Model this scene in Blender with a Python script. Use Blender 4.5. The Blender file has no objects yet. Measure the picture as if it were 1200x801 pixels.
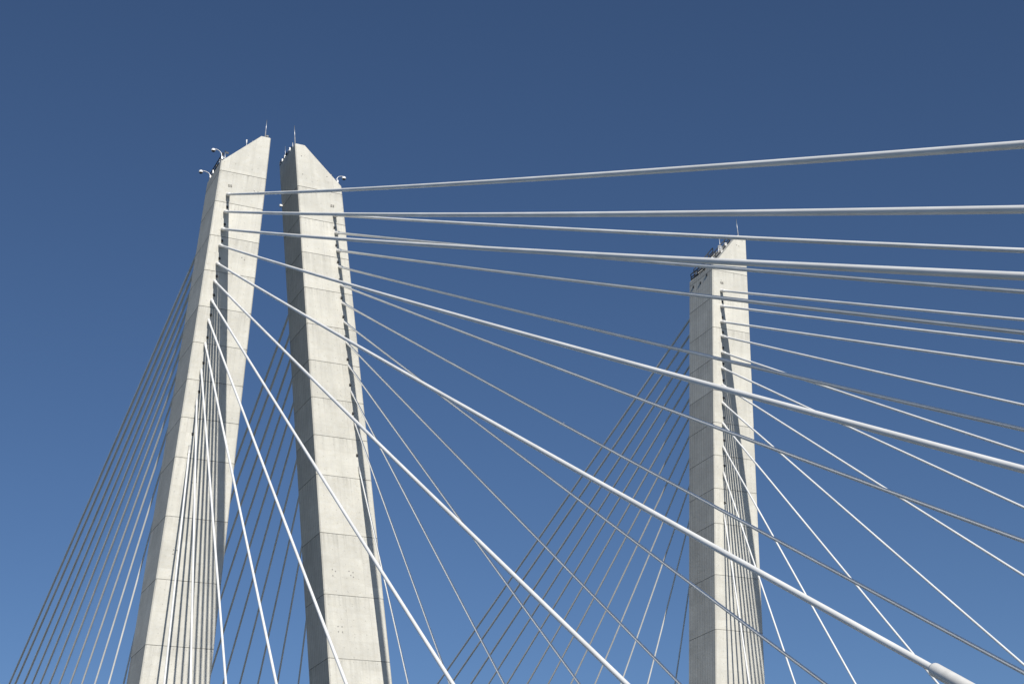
import bpy, math, random
from mathutils import Vector, Matrix
random.seed(7)
scene = bpy.context.scene
C = scene.collection

# ------------------------------------------------------------------ survey
TI, XI = 0.10037, 11.1602            # inner edge of a leg: XI + TI*z
WT, WB, ZT = 4.8806, 6.94634, 83.0   # leg width at roof / deck, apex height
DT, DB = 5.20901, 5.63001            # leg depth at roof / deck
S1, S2 = 51.41871, 60.28404          # centre lines used for the middle and the right leg
XD, ZF, GR, SAG = 11.50801, 0.0415, 0.04094, 2.3e-5
ZC = [75.21, 73.134, 71.074, 69.177, 67.088, 65.047, 62.882, 60.631, 58.068, 55.196, 52.048, 47.142]
DF = [156.31, 150.938, 145.64, 130.055, 114.761, 99.421, 84.293, 69.199, 54.593, 39.784, 25.592, 11.556]
DK = [176.135, 164.971, 146.62, 131.576, 117.559, 102.515, 88.271, 73.699, 59.489, 45.121, 30.96, 17.259]
JOINTS = [77.9, 74.2, 70.2, 66.15, 62.1, 58.1, 54.1, 50.1, 46.0, 40.1, 34.05, 27.95, 21.9, 15.9, 9.9, 3.9]
DIAM = [.27, .27, .265, .235, .235, .225, .215, .205, .195, .185, .175, .17]

def xin(z): return XI + TI*z
def wid(z): return WB + (WT-WB)*z/ZT
def dep(z): return DB + (DT-DB)*z/ZT

class Leg:
    def __init__(s, key, cx, sg, zs, apw, za=ZT):
        s.key, s.cx, s.sg, s.zs, s.apw, s.za = key, cx, sg, zs, apw, za
    def x(s, u): return s.cx + s.sg*u
    def P(s, u, y, z): return Vector((s.x(u), y, z))
    def roof_z(s, u):
        u0, u1 = xin(s.zs), xin(s.za)+wid(s.za)-s.apw
        return s.zs + (s.za-s.zs)*min(1, max(0, (u-u0)/(u1-u0)))
LEGS = {'left':   Leg('left', 0.0, 1, 79.15, 1.07),
        'middle': Leg('middle', S1, -1, 78.95, 1.07),
        'right':  Leg('right', S2, 1, 78.55, 1.25, 83.3)}

def deck_z(y): return -4.1 + (GR*y if y < 0 else .6*GR*y)

# ------------------------------------------------------------------ materials
def nodes(name):
    m = bpy.data.materials.new(name); m.use_nodes = True
    nt = m.node_tree; b = nt.nodes['Principled BSDF']
    return m, nt, b
def mk(nt, typ, **kw):
    n = nt.nodes.new(typ)
    for k, v in kw.items(): setattr(n, k, v)
    return n
def mth(nt, op, a, b=None, clamp=False):
    n = mk(nt, 'ShaderNodeMath', operation=op, use_clamp=clamp)
    for i, v in enumerate((a, b)):
        if v is None: continue
        if isinstance(v, (int, float)): n.inputs[i].default_value = v
        else: nt.links.new(v, n.inputs[i])
    return n.outputs[0]
def ramp(nt, fac, a, b, lo, hi):
    n = mk(nt, 'ShaderNodeMapRange'); nt.links.new(fac, n.inputs[0])
    n.inputs[1].default_value = a; n.inputs[2].default_value = b
    n.inputs[3].default_value = lo; n.inputs[4].default_value = hi
    return n.outputs[0]

def concrete(name, base):
    m, nt, b = nodes(name); L = nt.links.new
    uv = mk(nt, 'ShaderNodeUVMap', uv_map='metres')
    sep = mk(nt, 'ShaderNodeSeparateXYZ'); L(uv.outputs[0], sep.inputs[0])
    u, v = sep.outputs[0], sep.outputs[1]
    seg = mk(nt, 'ShaderNodeAttribute', attribute_name='pour')
    wn = mk(nt, 'ShaderNodeTexWhiteNoise', noise_dimensions='1D'); L(seg.outputs['Fac'], wn.inputs['W'])
    def noise(sx, sy, scale, det=4, rough=.55, w=0.0):
        mp = mk(nt, 'ShaderNodeMapping'); L(uv.outputs[0], mp.inputs[0])
        mp.inputs['Scale'].default_value = (sx, sy, 1); mp.inputs['Location'].default_value = (w, w*.7, 0)
        n = mk(nt, 'ShaderNodeTexNoise'); L(mp.outputs[0], n.inputs['Vector'])
        n.inputs['Scale'].default_value = scale; n.inputs['Detail'].default_value = det; n.inputs['Roughness'].default_value = rough
        return n.outputs['Fac']
    blotch = noise(1, 1, .45, 5, .6)
    streak = noise(1.7, .13, 1.0, 5, .6, 9)
    fine = noise(1, 1, 7, 6, .7, 3)
    mid = noise(1, 1.6, 1.6, 5, .65, 17)
    # sheet joints of the formwork: faint vertical lines, shifted from pour to pour
    sh = mth(nt, 'MULTIPLY', wn.outputs['Value'], 2.4)
    fr = mth(nt, 'FRACT', mth(nt, 'DIVIDE', mth(nt, 'ADD', u, sh), 2.42))
    vj = mth(nt, 'LESS_THAN', fr, .018)
    fr2 = mth(nt, 'FRACT', mth(nt, 'DIVIDE', v, 1.35))
    hj = mth(nt, 'LESS_THAN', fr2, .022)
    # tie holes of the formwork
    tu = mth(nt, 'ABSOLUTE', mth(nt, 'SUBTRACT', mth(nt, 'FRACT', mth(nt, 'DIVIDE', mth(nt, 'ADD', u, sh), 1.21)), .5))
    tv = mth(nt, 'ABSOLUTE', mth(nt, 'SUBTRACT', fr2, .5))
    hole = mth(nt, 'LESS_THAN', mth(nt, 'ADD', mth(nt, 'MULTIPLY', tu, tu), mth(nt, 'MULTIPLY', tv, tv)), .0016)
    # fine ribs on the side faces
    side = mk(nt, 'ShaderNodeAttribute', attribute_name='ribbed')
    rib = mth(nt, 'FRACT', mth(nt, 'DIVIDE', u, .48))
    ribd = mth(nt, 'MULTIPLY', mth(nt, 'LESS_THAN', rib, .17), side.outputs['Fac'])
    f = ramp(nt, blotch, .3, .7, .9, 1.06)
    f = mth(nt, 'MULTIPLY', f, ramp(nt, streak, .35, .72, 1.02, .93))
    f = mth(nt, 'MULTIPLY', f, ramp(nt, fine, .3, .7, .95, 1.04))
    f = mth(nt, 'MULTIPLY', f, ramp(nt, mid, .3, .7, .94, 1.04))
    f = mth(nt, 'MULTIPLY', f, ramp(nt, wn.outputs['Value'], 0, 1, .90, 1.03))
    cell = mth(nt, 'ADD', mth(nt, 'FLOOR', mth(nt, 'DIVIDE', mth(nt, 'ADD', u, sh), 2.42)), mth(nt, 'MULTIPLY', mth(nt, 'FLOOR', mth(nt, 'DIVIDE', v, 2.7)), 7.31))
    wc_ = mk(nt, 'ShaderNodeTexWhiteNoise', noise_dimensions='1D'); L(cell, wc_.inputs['W'])
    f = mth(nt, 'MULTIPLY', f, ramp(nt, wc_.outputs['Value'], 0, 1, .955, 1.03))
    uv2 = mk(nt, 'ShaderNodeUVMap', uv_map='below_joint'); sp2 = mk(nt, 'ShaderNodeSeparateXYZ'); L(uv2.outputs[0], sp2.inputs[0])
    run = noise(2.6, .05, 1.3, 3, .6, 55)
    fade = mth(nt, 'POWER', 2.718, mth(nt, 'MULTIPLY', sp2.outputs[0], -.8))
    f = mth(nt, 'MULTIPLY', f, mth(nt, 'SUBTRACT', 1, mth(nt, 'MULTIPLY', fade, ramp(nt, run, .45, .7, 0, .26))))
    pit = noise(1.0, 1.0, 3.1, 2, .5, 31)
    f = mth(nt, 'MULTIPLY', f, ramp(nt, pit, .66, .74, 1, .84))
    f = mth(nt, 'MULTIPLY', f, mth(nt, 'SUBTRACT', 1, mth(nt, 'MULTIPLY', vj, mth(nt, 'MULTIPLY', ramp(nt, mid, .4, .6, 0, 1), .16))))
    f = mth(nt, 'MULTIPLY', f, mth(nt, 'SUBTRACT', 1, mth(nt, 'MULTIPLY', hj, mth(nt, 'MULTIPLY', ramp(nt, blotch, .4, .62, 0, 1), .10))))
    f = mth(nt, 'MULTIPLY', f, mth(nt, 'SUBTRACT', 1, mth(nt, 'MULTIPLY', hole, .22)))
    f = mth(nt, 'MULTIPLY', f, mth(nt, 'SUBTRACT', 1, mth(nt, 'MULTIPLY', ribd, .22)))
    mix = mk(nt, 'ShaderNodeMix', data_type='RGBA'); L(ramp(nt, mid, .35, .65, 0, 1), mix.inputs[0])
    mix.inputs[6].default_value = (base[0], base[1], base[2], 1)
    mix.inputs[7].default_value = (base[0]*.97, base[1]*.985, base[2]*1.02, 1)
    vm = mk(nt, 'ShaderNodeVectorMath', operation='SCALE'); L(mix.outputs[2], vm.inputs[0]); L(f, vm.inputs['Scale'])
    L(vm.outputs[0], b.inputs['Base Color'])
    b.inputs['Roughness'].default_value = .82; b.inputs['Specular IOR Level'].default_value = .3
    bp = mk(nt, 'ShaderNodeBump'); bp.inputs['Strength'].default_value = .35; bp.inputs['Distance'].default_value = .03
    hgt = mth(nt, 'SUBTRACT', mth(nt, 'ADD', fine, mid), mth(nt, 'ADD', mth(nt, 'MULTIPLY', vj, .6), mth(nt, 'ADD', ribd, hole)))
    L(hgt, bp.inputs['Height']); L(bp.outputs[0], b.inputs['Normal'])
    return m

def plain(name, col, rough=.5, metal=0, spec=.5, var=.06, scale=3.0):
    m, nt, b = nodes(name); L = nt.links.new
    tc = mk(nt, 'ShaderNodeTexCoord'); n = mk(nt, 'ShaderNodeTexNoise'); L(tc.outputs['Object'], n.inputs['Vector'])
    n.inputs['Scale'].default_value = scale; n.inputs['Detail'].default_value = 4
    vm = mk(nt, 'ShaderNodeVectorMath', operation='SCALE'); vm.inputs[0].default_value = col
    L(ramp(nt, n.outputs['Fac'], .3, .7, 1-var, 1+var*.5), vm.inputs['Scale']); L(vm.outputs[0], b.inputs['Base Color'])
    b.inputs['Roughness'].default_value = rough; b.inputs['Metallic'].default_value = metal
    b.inputs['Specular IOR Level'].default_value = spec
    return m
M = {
 'concrete': concrete('pale_tower_concrete', (.655, .632, .558)),
 'joint': plain('dirty_joint', (.27, .26, .235), .9, var=.6, scale=1.2),
 'hole': plain('dark_form_hole', (.26, .25, .23), .9),
 'sheath': plain('white_cable_sheath', (.85, .85, .83), .42, var=.12, scale=.35),
 'pipe': plain('white_anchor_pipe', (.74, .73, .70), .45, var=.1),
 'dark': plain('dark_painted_steel', (.03, .032, .035), .5),
 'galv': plain('galvanised_steel', (.55, .56, .57), .4, metal=.6),
 'white': plain('white_paint', (.8, .8, .79), .35),
 'smoke': plain('smoked_dome', (.03, .03, .035), .1),
 'asphalt': plain('road_surface', (.15, .147, .138), .9, var=.2, scale=1.5),
 'deckc': plain('deck_concrete', (.30, .29, .265), .85, var=.12),
 'feather': plain('white_plumage', (.75, .75, .74), .7),
 'greyfeather': plain('grey_plumage', (.32, .33, .35), .7),
 'beak': plain('yellow_beak', (.6, .4, .05), .5),
}

# ------------------------------------------------------------------ mesh helpers
class MB:
    def __init__(s): s.v=[]; s.f=[]; s.m=[]; s.sm=[]; s.mats=[]; s.face={} ; s.uv=[]
    def mi(s, mat):
        if mat not in s.mats: s.mats.append(mat)
        return s.mats.index(mat)
    def add(s, vs, fs, mat, smooth=False):
        o=len(s.v); s.v += [Vector(p) for p in vs]; k=s.mi(mat)
        for f in fs: s.f.append([o+i for i in f]); s.m.append(k); s.sm.append(smooth)
    def box(s, c, sx, sy, sz, mat, rot=None):
        c=Vector(c); vs=[]
        for dx in (-.5,.5):
            for dy in (-.5,.5):
                for dz in (-.5,.5):
                    p=Vector((dx*sx,dy*sy,dz*sz))
                    if rot is not None: p=rot@p
                    vs.append(c+p)
        s.add(vs, [(0,1,3,2),(4,6,7,5),(0,4,5,1),(2,3,7,6),(0,2,6,4),(1,5,7,3)], mat)
    def tube(s, pts, rad, mat, n=12, caps=True):
        pts=[Vector(p) for p in pts]
        if not isinstance(rad,(list,tuple)): rad=[rad]*len(pts)
        up=Vector((0,0,1)); vs=[]; rings=len(pts); a=None
        for i,p in enumerate(pts):
            t=(pts[min(i+1,rings-1)]-pts[max(i-1,0)]).normalized()
            if a is None: a=t.cross(up if abs(t.z)<.98 else Vector((1,0,0))).normalized()
            a=(a-t*a.dot(t)).normalized(); b=t.cross(a)
            for k in range(n):
                w=2*math.pi*k/n; vs.append(p+(a*math.cos(w)+b*math.sin(w))*rad[i])
        fs=[(i*n+k,i*n+(k+1)%n,(i+1)*n+(k+1)%n,(i+1)*n+k) for i in range(rings-1) for k in range(n)]
        s.add(vs,fs,mat,True)
        if caps:
            o=len(s.v)-len(vs); k=s.mi(mat)
            s.f.append([o+i for i in range(n)]); s.m.append(k); s.sm.append(False)
            s.f.append([o+(rings-1)*n+i for i in range(n)][::-1]); s.m.append(k); s.sm.append(False)
    def ball(s, c, r, mat, n=12, m=8, sc=(1,1,1), a0=0, a1=math.pi):
        c=Vector(c); vs=[]
        for i in range(m+1):
            th=a0+(a1-a0)*i/m
            for k in range(n):
                w=2*math.pi*k/n
                vs.append(c+Vector((r*sc[0]*math.sin(th)*math.cos(w), r*sc[1]*math.sin(th)*math.sin(w), r*sc[2]*math.cos(th))))
        s.add(vs,[(i*n+k,(i+1)*n+k,(i+1)*n+(k+1)%n,i*n+(k+1)%n) for i in range(m) for k in range(n)],mat,True)
    def build(s, name, parent=None, origin=None):
        o=Vector(origin) if origin is not None else Vector((0,0,0))
        me=bpy.data.meshes.new(name); me.from_pydata([tuple(v-o) for v in s.v],[],s.f); 
        for mt in s.mats: me.materials.append(M[mt])
        me.polygons.foreach_set('material_index', s.m); me.polygons.foreach_set('use_smooth', s.sm)
        me.validate(); me.update()
        ob=bpy.data.objects.new(name, me); C.objects.link(ob)
        if parent is not None:
            ob.parent=parent; ob.location=o-parent.location
        else: ob.location=o
        return ob
def tag(o, label=None, cat=None, group=None, kind=None):
    for k,v in (('label',label),('category',cat),('group',group),('kind',kind)):
        if v: o[k]=v
    return o
def empty(name, loc):
    e=bpy.data.objects.new(name,None); C.objects.link(e); e.location=loc; e.empty_display_size=.5; return e

# ------------------------------------------------------------------ tower legs
def shaft(leg, parent):
    CH=.11                                   # small chamfer on the four corners
    def ring(z, ins=0.0):
        # polygon of 8 points in (u, y), inset by ins
        u0,u1=xin(z)+ins, xin(z)+wid(z)-ins; y0,y1=0+ins, dep(z)-ins; c=CH
        return [(u0+c,y0),(u1-c,y0),(u1,y0+c),(u1,y1-c),(u1-c,y1),(u0+c,y1),(u0,y1-c),(u0,y0+c)]
    levels=[]; zs=[-52.0,-30.0]+sorted(JOINTS)
    levels.append((-52.0,0,0,'concrete'))
    seg=0; 
    for j in sorted(JOINTS):
        if j>leg.zs-.3: continue
        g=.027
        levels += [(j-g,0,seg,'concrete'),(j-g+.006,.03,seg,'joint'),(j+g-.006,.03,seg,'joint'),(j+g,0,seg,'joint')]
        seg+=1
    ztop=leg.zs-.02
    levels.append((ztop,0,seg,'concrete'))
    V=[];F=[];MI=[];UV=[];POUR=[];RIB=[]
    def uvof(p, fi):   # fi: side of polygon
        return (p[0] if fi in (0,1,4,5) else p[1]+20, p[2])
    mats=['concrete','joint','hole']
    rings=[]
    for (z,ins,sg_,mt) in levels:
        r=ring(z,ins); b=len(V)
        for (u,y) in r: V.append((u,y,z))
        rings.append(b)
    def addf(idx,mt,uvs,pour,rib):
        F.append(idx); MI.append(mats.index(mt)); UV.append(uvs); POUR.append(pour); RIB.append(rib)
    for i in range(len(levels)-1):
        z1=levels[i+1]; mt=z1[3]
        for k in range(8):
            k2=(k+1)%8; idx=[rings[i]+k,rings[i]+k2,rings[i+1]+k2,rings[i+1]+k]
            front = k in (0,4); 
            uvs=[]
            for q in idx:
                u,y,z=V[q]; uu=(u-xin(z)) if k in (0,1,4,5) else y+31.0
                uvs.append((uu,z))
            addf(idx,mt,uvs,z1[2]+.37+(0 if k in (0,7,1) else 40+k),1.0 if k in (2,6,1,3,5,7) and k in (2,6) else 0.0)
    # bevelled roof: rises from the inner edge to a narrow level apex at the outer edge
    top=rings[-1]; za=leg.za; c=CH
    ui=V[top][0]; ao=xin(za)+wid(za); am=ao-leg.apw; dpa=dep(za)
    # replace the top with front polygon, back polygon, roof planes
    base=[V[top+k] for k in range(8)]
    def nv(p): V.append(p); return len(V)-1
    fa=nv((am,0,za)); fb=nv((ao-c,0,za)); oc=nv((ao,c,za)); od=nv((ao,dpa-c,za)); bb=nv((ao-c,dpa,za)); ba=nv((am,dpa,za))
    pr=seg+.37
    def uvl(idx,side=False): return [((V[q][0]-xin(V[q][2])) if not side else V[q][1]+31.0, V[q][2]) for q in idx]
    for idx,s_,rb in (([top+0,top+1,fb,fa],False,0),([top+1,top+2,oc,fb],False,0),([top+2,top+3,od,oc],True,1.),([top+3,top+4,bb,od],False,0),([top+4,top+5,ba,bb],False,0)):
        addf(idx,'concrete',uvl(idx,s_),pr,rb)
    ru=[top+7,top+0,fa,ba,top+5,top+6]
    addf(ru,'concrete',[(V[q][0],V[q][1]+60) for q in ru],pr,0)
    rt=[fa,fb,oc,od,bb,ba]; addf(rt,'concrete',[(V[q][0],V[q][1]+60) for q in rt],pr,0)
    # form holes left on the front face
    def hole(u,z,r=.07):
        b=len(V)
        for k in range(8):
            w=2*math.pi*k/8; V.append((u+r*math.cos(w),-.004,z+r*math.sin(w)))
        addf([b+k for k in range(8)][::-1],'hole',[(0,0)]*8,pr,0)
    for (u,z) in leg.holes: hole(xin(z)+u,z)
    for k in range(8): pass
    O=Vector((leg.x(xin(0)+wid(0)/2), dep(0)/2, 0))
    verts=[tuple(Vector((leg.x(u),y,z))-parent.location) for (u,y,z) in V]
    if leg.sg<0: F2=[f[::-1] for f in F]; UV2=[u[::-1] for u in UV]
    else: F2,UV2=F,UV
    me=bpy.data.meshes.new('shaft'); me.from_pydata(verts,[],F2)
    for mt in mats: me.materials.append(M[mt])
    me.polygons.foreach_set('material_index',MI)
    uvl_=me.uv_layers.new(name='metres'); flat=[c for f in UV2 for uv in f for c in uv]; uvl_.data.foreach_set('uv',flat)
    u2=me.uv_layers.new(name='below_joint'); tops=sorted([j for j in JOINTS if j<leg.zs-.3])+[99.]
    fl=[]
    for f in F2:
        zc=sum(V[q][2] for q in f)/len(f); tp=min(j for j in tops if j>=zc-.02)
        for q in f: fl += [max(0,tp-V[q][2]), 0.0]
    u2.data.foreach_set('uv',fl)
    a=me.attributes.new('pour','FLOAT','FACE'); a.data.foreach_set('value',POUR)
    a=me.attributes.new('ribbed','FLOAT','FACE'); a.data.foreach_set('value',RIB)
    me.update()
    ob=bpy.data.objects.new('shaft',me); C.objects.link(ob); ob.parent=parent
    return ob

LEGS['left'].holes=[(2.0,43.6),(2.35,43.7),(1.2,36.9),(1.5,36.9),(1.2,36.5),(3.6,68.2),(3.9,68.0),(3.9,76.2),(4.3,76.2)]
# clusters of small round holes near the bottom of the middle leg
LEGS['middle'].holes=[(5.05,36.5),(5.05,35.9),(4.75,36.35),(3.35,36.5),(3.2,36.1),(2.95,36.4),(2.95,35.95),
                      (5.0,31.0),(4.6,31.0),(5.0,30.5),(4.6,30.5),(4.3,81.6),(4.35,79.4),(1.6,79.7)]
LEGS['right'].holes=[(3.5,81.9),(3.8,81.8),(4.3,82.6),(1.2,76.6)]

def railing(leg, parent, pts, h=1.0, kick=True, nm='railing'):
    mb=MB()
    P=[Vector(p) for p in pts]
    for i in range(len(P)-1):
        a,b=P[i],P[i+1]; n=max(1,round((b-a).length/1.25))
        for k in range(n+1):
            if i and k==0: continue
            q=a.lerp(b,k/n); mb.tube([q+Vector((0,0,-.05)),q+Vector((0,0,h))],.06,'dark',8)
        for hh in (h,h*.5):
            mb.tube([a+Vector((0,0,hh)),b+Vector((0,0,hh))],.065,'dark',8)
        if kick:
            d=(b-a).normalized(); mb.tube([a+Vector((0,0,.12)),b+Vector((0,0,.12))],.075,'dark',6)
    return mb.build(nm,parent,parent.location)

towers={}
TL={'left':'pale concrete bridge tower leg leaning right, leftmost and tallest in view',
    'middle':'pale concrete bridge tower leg leaning left, dark side face, right beside the tallest leg',
    'right':'farther pale concrete bridge tower leg standing alone at the right'}
for key,leg in LEGS.items():
    t=empty('bridge_tower', Vector((leg.x(xin(0)+wid(0)/2), dep(0)/2, 0)))
    tag(t, TL[key], 'bridge tower', 'concrete tower legs of the cable-stayed bridge')
    towers[key]=t
    shaft(leg,t)
    # railing round the roof
    ui=xin(leg.zs)+.22; uo=xin(leg.za)+wid(leg.za)-leg.apw
    if key=='left':
        railing(leg,t,[leg.P(ui,.3,leg.roof_z(ui)),leg.P(ui,dep(80)-.2,leg.roof_z(ui))],.85)
    if key=='right':
        um=uo-.25
        railing(leg,t,[leg.P(ui,dep(80)-.2,leg.roof_z(ui)),leg.P(ui,.7,leg.roof_z(ui))],.8)
        railing(leg,t,[leg.P(ui+.5,1.3,leg.roof_z(ui+.5)),leg.P(um,1.3,leg.roof_z(um))],.95)
        railing(leg,t,[leg.P(ui+.5,dep(80)-.2,leg.roof_z(ui+.5)),leg.P(um,dep(80)-.2,leg.roof_z(um))],.95)
    if key=='middle':
        ue=xin(leg.za)+wid(leg.za)-.15
        railing(leg,t,[leg.P(ue,1.7,leg.za),leg.P(ue,dep(83)-.25,leg.za)],.55)
    # small dark caps beside every cable exit
    for i in range(12):
        zz = ZC[0]+1.05 if i==0 else ZC[i]+(ZC[i-1]-ZC[i])*.27
        uu = xin(zz)+1.2+(.1 if i==0 else .12)
        mb=MB(); p=leg.P(uu,-.05,zz)
        r=Matrix.Rotation(-leg.sg*math.atan(TI),3,'Y')
        if i: mb.box(p,.20,.12,.24,'dark',r); mb.tube([p+Vector((0,-.02,-.02)),p+Vector((0,-.13,-.02))],.055,'dark',8)
        else:
            for dx in (-.13,.1): mb.box(p+Vector((dx,.02,0)),.14,.07,.26,'hole',r)
        mb.build('junction_box',t,t.location+(p-t.location))

def rod(leg,u,y,h,lean,r0=.045,mat='galv',z=None,name='lightning_rod',ball=False):
    t=towers[leg.key]; z=leg.roof_z(u) if z is None else z
    p=leg.P(u,y,z); mb=MB()
    q=p+Vector((lean*h,0,h))
    mb.tube([p-Vector((0,0,.04)),p+Vector((0,0,.18))],.09,mat,8)
    mb.tube([p,p.lerp(q,.4),p.lerp(q,.41),q],[r0,r0,r0*.7,r0*.45],mat,8)
    if ball: mb.tube([p.lerp(q,.7),q,q+Vector((0,0,.02))],[r0*1.2,r0*2.2,r0*1.2],mat,8)
    return mb.build(name,t,p)
A,B,R=LEGS['left'],LEGS['middle'],LEGS['right']
def ue(leg,d): return xin(leg.za)+wid(leg.za)-d
rod(A,ue(A,.55),.4,2.4,.07,.06); rod(B,ue(B,.12),.35,2.4,-.05,.06); rod(R,ue(R,.75),.5,2.6,-.02,.06)
rod(A,ue(A,2.05),2.0,1.35,.0,.035,'white',name='whip_antenna',ball=True); rod(A,ue(A,1.5),1.6,.7,0,.035,'white',name='short_antenna')
rod(B,ue(B,.25),3.9,1.9,-.03,.04,name='whip_antenna'); rod(B,ue(B,.2),1.4,.95,0,.075,'white',name='panel_antenna')
rod(R,ue(R,3.0),1.3,2.1,-.03,.05,'white',name='whip_antenna')
# small equipment along the roof edges
def gear(leg,u,y,kind,mat='dark',name='equipment_box',up=0):
    t=towers[leg.key]; p=leg.P(u,y,leg.roof_z(u)+up); mb=MB()
    if kind=='box':
        mb.box(p+Vector((0,0,.3)),.3,.3,.38,mat); mb.tube([p,p+Vector((0,0,.15))],.05,'galv',6); mb.box(p+Vector((0,-.16,.32)),.2,.03,.2,'galv')
    if kind=='flood':
        mb.tube([p,p+Vector((0,0,.32))],.03,'dark',6); mb.box(p+Vector((0,-.05,.42)),.3,.18,.22,'dark',Matrix.Rotation(.4,3,'X')); mb.box(p+Vector((0,-.15,.40)),.24,.02,.16,'galv',Matrix.Rotation(.4,3,'X'))
    if kind=='frame':
        for dx in (-.25,.25): mb.tube([p+Vector((dx,0,0)),p+Vector((dx,0,.9))],.045,'white',6)
        for z in (.35,.9): mb.tube([p+Vector((-.25,0,z)),p+Vector((.25,0,z))],.045,'white',6)
        mb.box(p+Vector((0,0,.62)),.3,.12,.3,'galv')
    return mb.build(name,t,p)
gear(A,ue(A,.3),.5,'flood',name='floodlight'); gear(B,xin(B.zs)+1.05,.7,'flood',name='floodlight')
gear(B,ue(B,.15),2.4,'box','galv'); gear(B,ue(B,.15),3.1,'flood',name='floodlight'); gear(B,ue(B,.12),4.4,'box','galv'); gear(B,ue(B,.12),5.0,'box','galv')
for (uu_,yy_,k_,m_) in ((.1,1.9,'box','galv'),(.14,2.8,'flood','dark'),(.12,3.6,'box','galv'),(.1,4.7,'flood','dark')): gear(B,ue(B,uu_),yy_,k_,m_,name='floodlight' if k_=='flood' else 'equipment_box')
for k_ in range(3): gear(R,xin(R.zs)+.3,1.2+1.3*k_,'box' if k_!=1 else 'flood','galv',name='equipment_box' if k_!=1 else 'floodlight')
gear(A,xin(A.zs)+.25,1.3,'box','galv'); gear(A,xin(A.zs)+.25,2.5,'flood',name='floodlight')
gear(R,ue(R,3.1),1.25,'frame',name='antenna_frame'); gear(R,ue(R,2.25),1.3,'box','white'); gear(R,xin(R.zs)+.35,.5,'box','white',up=.3)
gear(A,xin(A.zs)+.22,3.6,'box','galv')
for (u,y,z) in ((.0,1.2,-.9),(.0,2.6,-1.3),(.0,4.2,-1.1)):        # small fittings on the shaded side of the right leg
    t=towers['right']; zz=R.zs+z; p=R.P(xin(zz),y,zz); mb=MB()
    mb.box(p+Vector((-.04,0,0)),.08,.22,.26,'dark'); mb.tube([p+Vector((-.07,0,0)),p+Vector((-.12,0,-.02))],.06,'dark',8); mb.build('side_fitting',t,p)
# bracket light on the shaded side of the middle leg
t=towers['middle']; zz=78.0; p=B.P(xin(zz)+wid(zz),4.9,zz); mb=MB(); mb.tube([p,p+Vector((-.2,0,.05))],.05,'white',8); mb.box(p+Vector((-.22,0,0)),.28,.25,.2,'white'); mb.build('bracket_light',t,p)

# gooseneck dome cameras on the roof
def dome(leg,u,y,reach,h,label):
    p=leg.P(u,y,leg.roof_z(u)); s=-leg.sg
    e=empty('dome_camera',p); tag(e,label,'security camera','dome cameras on the tower roofs')
    mb=MB(); pts=[p,p+Vector((0,0,h*.55))]
    for k in range(1,9):
        a=math.pi/2*k/8; pts.append(p+Vector((s*reach*.75*(1-math.cos(a)),0,h*.55+h*.45*math.sin(a))))
    pts.append(p+Vector((s*reach,0,h*.97)))
    mb.tube(pts,.045,'galv',8); mb.tube([p-Vector((0,0,.02)),p+Vector((0,0,.12))],.11,'galv',10); mb.build('gooseneck_arm',e,p)
    c=p+Vector((s*reach,0,h*.97-.12))
    mb=MB(); mb.ball(c,.22,'white',14,6,(1,1,.8),0,math.pi/2); mb.tube([c,c-Vector((0,0,.12))],.22,'white',14,caps=False); mb.build('housing',e,c)
    mb=MB(); mb.ball(c-Vector((0,0,.12)),.165,'smoke',14,6,(1,1,.9),math.pi/2,math.pi); mb.build('dome',e,c)
    mb=MB(); mb.box(p+Vector((0,-.16,.3)),.18,.16,.32,'galv'); mb.build('control_box',e,p)
dome(A,xin(A.zs)+.12,.45,.9,1.3,'white gooseneck dome camera at the front corner of the tallest tower roof')
dome(A,xin(A.zs)+.12,4.6,1.0,.95,'lower white gooseneck dome camera at the far corner of the tallest tower roof')
dome(B,xin(B.zs)+.35,.5,.8,1.15,'white gooseneck dome camera at the right shoulder of the middle tower roof')
# wind sensor on the left roof
p=A.P(xin(A.zs)+.75,1.4,A.roof_z(xin(A.zs)+.75)); e=empty('wind_sensor',p); tag(e,'small wind sensor on a short mast with a cross arm on the tallest tower roof','wind sensor')
mb=MB(); mb.tube([p,p+Vector((0,0,1.25))],.04,'galv',8); mb.tube([p-Vector((0,0,.02)),p+Vector((0,0,.15))],.1,'galv',8); mb.build('mast',e,p)
mb=MB(); mb.tube([p+Vector((-.55,0,.45)),p+Vector((.2,0,.45))],.045,'galv',8); mb.build('cross_arm',e,p)
mb=MB(); mb.box(p+Vector((.22,0,1.15)),.3,.05,.2,'dark'); mb.ball(p+Vector((0,0,1.28)),.08,'dark'); mb.build('vane',e,p)

# ------------------------------------------------------------------ stay cables
ORD=['top','second','third','fourth','fifth','sixth','seventh','eighth','ninth','tenth','eleventh','lowest']
TN={'left':'the leftmost tower leg','middle':'the middle tower leg','right':'the far right tower leg'}
def cable_pts(leg,i,back,n=64):
    z=ZC[i]; u=xin(z)+1.17558+.00147*(ZT-z)
    if back: P0=leg.P(u,dep(z),z); P1=leg.P(XD,DK[i],ZF+.6*GR*DK[i])
    else: P0=leg.P(u,0,z); P1=leg.P(XD,-DF[i],ZF-GR*DF[i])
    L2=(P1-P0).y**2; pts=[]; d=P1-P0
    send=1.0
    for _ in range(20):
        q=P0+d*send; send+= (q.z-deck_z(q.y))/(abs(d.z))*.8
    s0=-.25/d.length
    for k in range(n+1):
        s=s0+(send-s0)*k/n; p=P0+d*s; p.z-=4*s*(1-s)*SAG*L2; pts.append(p)
    return pts,P0,d.normalized()
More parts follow.
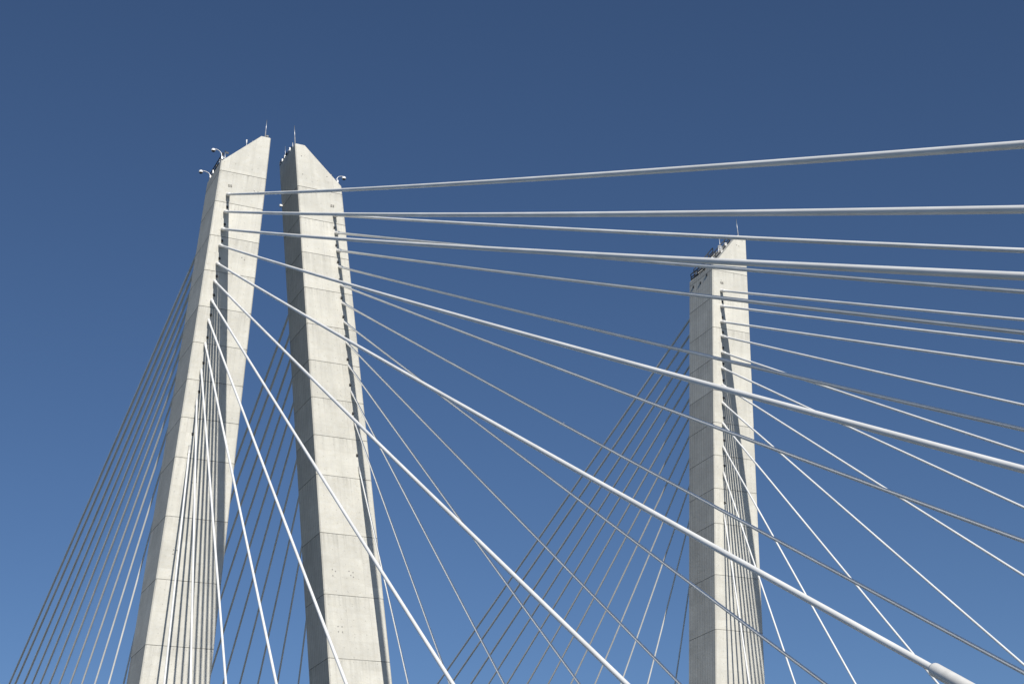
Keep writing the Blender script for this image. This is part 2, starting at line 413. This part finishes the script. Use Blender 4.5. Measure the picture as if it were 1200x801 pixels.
for key,leg in LEGS.items():
    for back in (False,True):
        for i in range(12):
            pts,P0,d=cable_pts(leg,i,back)
            r=DIAM[i]/2
            mb=MB(); mb.tube(pts,r,'sheath',28)
            ob=mb.build('stay_cable',None,P0)
            side='far side' if back else 'camera side'
            way={False:{'left':'sweeping down to the right','middle':'sweeping down to the right','right':'sweeping down to the right'},
                 True:{'left':'running down to the left behind the tower','middle':'running down to the left behind the tower','right':'running down to the left behind the tower'}}[back][key]
            if not back and i<2 and key=='left': way='running almost level to the right edge'
            if not back and i>=10 and key=='left': way='dropping almost straight down'
            o_=ORD[i]
            lab='white stay cable %s, %s of the twelve on the %s of %s'%(way,o_,side,TN[key])
            words=lab.split()
            if len(words)>16:
                short={'sweeping down to the right':'sweeping right','running down to the left behind the tower':'running left','running almost level to the right edge':'running nearly level','dropping almost straight down':'dropping steeply'}[way]
                tn={'left':'the leftmost tower','middle':'the middle tower','right':'the rightmost tower'}[key]
                lab='white stay cable %s, %s of twelve on %s of %s'%(short,o_,side,tn)
            tag(ob,lab,'stay cable','stay cables fanning from the tower legs')
            if not back:
                q=MB(); a=P0-d*.1; b=P0+d*.75
                q.tube([a,b,b+d*.06,b+d*.07],[r*1.55,r*1.45,r*1.25,r*.9],'pipe',16); q.build('anchor_pipe',ob,P0)
                # thick protective sleeve at the deck end
                end=pts[-1]; ln=21.6 if i==4 else 15.0+abs(d.z)*5
                dd=(pts[-2]-pts[-1]).normalized(); zend=max(0,0)
                # follow the cable's own curve
                Q=MB(); sp=end+dd*ln
                # point on the polyline at distance ln from the end
                acc=0; sl=[end]
                for k in range(len(pts)-1,0,-1):
                    seg=(pts[k-1]-pts[k]).length
                    if acc+seg>=ln: sl.append(pts[k].lerp(pts[k-1],(ln-acc)/seg)); break
                    acc+=seg; sl.append(pts[k-1])
                if (sl[-1]-end).length < (P0-end).length*.6:
                    t_=sl[-1]; dv=(sl[-1]-sl[-2]).normalized()
                    sl=sl+[t_+dv*.05,t_+dv*.13,t_+dv*.14]; rr=[.215]*(len(sl)-3)+[.205,.16,r*1.01]
                    Q.tube(sl,rr,'pipe',20); Q.build('anchor_sleeve',ob,P0)

# ------------------------------------------------------------------ a gull gliding far behind the cables
def ray(px,py,dist):
    d=(Fv+Rv*((px-600)/FPX)-Uv*((py-400.5)/FPX)); return CAM+d.normalized()*dist
CAM=Vector((-20.63458,-140.52024,-8.20315)); FPX=1881.95775
Rv=Vector((0.89593325,-0.4423346,-0.04054271)); Uv=Vector((-0.15058487,-0.38833203,0.90913279)); Fv=Vector((0.41788492,0.80841718,0.41452847))
g=ray(659,496.2,150); mb=MB()
hd=Vector((.25,-.95,.1)).normalized(); sd=hd.cross(Vector((0,0,1))).normalized(); sd=(sd+Vector((0,0,.05))).normalized()
prof=[(-.26,.01),(-.2,.035),(-.08,.06),(.05,.065),(.13,.045),(.17,.036),(.21,.036),(.245,.02),(.255,.006)]
mb.tube([g+hd*a for a,_ in prof],[b for _,b in prof],'feather',10)
for s in (-1,1):
    st=[(0,.09,.02,0),(.16,.08,.018,.05),(.34,.055,.012,.05),(.52,.03,.008,.0),(.62,.008,.003,-.03)]
    vs=[]
    for (x,c,th,up) in st:
        o=g+sd*s*(x+.03)+Vector((0,0,up*1.0))-hd*(x*.12)
        vs+= [o+hd*c, o+Vector((0,0,th)), o-hd*c, o-Vector((0,0,th*.5))]
    fs=[(4*i+k,4*i+(k+1)%4,4*i+4+(k+1)%4,4*i+4+k) for i in range(4) for k in range(4)]
    mb.add(vs,fs,'feather',True)
tl=[g-hd*.2+sd*.03,g-hd*.2-sd*.03,g-hd*.36-sd*.06,g-hd*.36+sd*.06]
mb.add(tl+[p+Vector((0,0,.012)) for p in tl],[(0,1,2,3),(7,6,5,4),(0,4,5,1),(1,5,6,2),(2,6,7,3),(3,7,4,0)],'feather')
gull=mb.build('gull',None,g); tag(gull,'tiny white gull gliding beyond the cables between the middle and right towers','bird')

# ------------------------------------------------------------------ decks and river (below the frame)
def deck(x0,x1,notches,name,centre):
    ys=[-420,-250,-160,-100,-50,-2.5,-2.49,8.5,8.51,60,120,200,430]
    mb=MB(); rows=[]
    def ext(y):
        a,b=x0,x1
        if -2.5<y<8.5+1e-3:
            a+=notches[0]; b-=notches[1]
        return a,b
    for y in ys:
        a,b=ext(y); z=deck_z(y); rows.append([(a,y,z),(b,y,z),(b,y,z-1.0),(b-3,y,z-3.4),(a+3,y,z-3.4),(a,y,z-1.0)])
    vs=[p for r in rows for p in r]
    fs=[(6*i+k,6*i+6+k,6*i+6+(k+1)%6,6*i+(k+1)%6) for i in range(len(rows)-1) for k in range(6)]
    mb.add(vs,fs,'deckc'); 
    ob=mb.build(name); tag(ob,kind='structure')
    rd=MB(); vs=[]
    for y in ys: vs+=[(x0+2.6+notches[0],y,deck_z(y)+.004),(x1-2.6-notches[1],y,deck_z(y)+.004)]
    rd.add(vs,[(2*i,2*i+1,2*i+3,2*i+2) for i in range(len(ys)-1)],'asphalt'); r=rd.build('road'); tag(r,kind='structure')
deck(-24.0,12.4,(0,2.6),'bridge_deck',0); deck(S1-12.4,S2+12.4,(2.6,2.6),'bridge_deck',0)
# river
m,nt,b=nodes('river_water'); L=nt.links.new
b.inputs['Base Color'].default_value=(.03,.045,.042,1); b.inputs['Roughness'].default_value=.4; b.inputs['Specular IOR Level'].default_value=.3
tc=mk(nt,'ShaderNodeTexCoord'); n=mk(nt,'ShaderNodeTexNoise'); L(tc.outputs['Object'],n.inputs['Vector']); n.inputs['Scale'].default_value=.35; n.inputs['Detail'].default_value=6
bp=mk(nt,'ShaderNodeBump'); bp.inputs['Strength'].default_value=.7; bp.inputs['Distance'].default_value=.4; L(n.outputs['Fac'],bp.inputs['Height']); L(bp.outputs[0],b.inputs['Normal'])
M['water']=m
mb=MB(); mb.add([(-9000,-9000,-49),(9000,-9000,-49),(9000,9000,-49),(-9000,9000,-49)],[(0,1,2,3)],'water'); tag(mb.build('water'),kind='structure')

# ------------------------------------------------------------------ camera, sun, sky
cd=bpy.data.cameras.new('camera'); cam=bpy.data.objects.new('camera',cd); C.objects.link(cam)
cd.sensor_width=36; cd.lens=FPX/1200*36; cd.clip_start=.1; cd.clip_end=30000
rot=Matrix((Rv,Uv,-Fv)).transposed(); cam.matrix_world=Matrix.Translation(CAM)@rot.to_4x4()
scene.camera=cam
sv=Vector((-.079,-1,.62)).normalized()
el=math.asin(sv.z); az=math.atan2(sv.x,sv.y)
ld=bpy.data.lights.new('sun','SUN'); ld.energy=4.6; ld.angle=math.radians(.35); ld.color=(1,.955,.875)
sun=bpy.data.objects.new('sun',ld); C.objects.link(sun); sun.rotation_euler=sv.to_track_quat('Z','Y').to_euler()
w=bpy.data.worlds.new('World'); scene.world=w; w.use_nodes=True; nt=w.node_tree
sky=nt.nodes.new('ShaderNodeTexSky'); sky.sky_type='NISHITA'; sky.sun_disc=False
sky.sun_elevation=el; sky.sun_rotation=az; sky.altitude=0; sky.air_density=.8; sky.dust_density=.3; sky.ozone_density=6
bg=nt.nodes['Background']; nt.links.new(sky.outputs[0],bg.inputs['Color']); bg.inputs['Strength'].default_value=.080
scene.view_settings.view_transform='Standard'; scene.view_settings.look='None'
scene.view_settings.exposure=0; scene.view_settings.gamma=1

try:
    scene.cycles.use_denoising=True
except Exception: pass
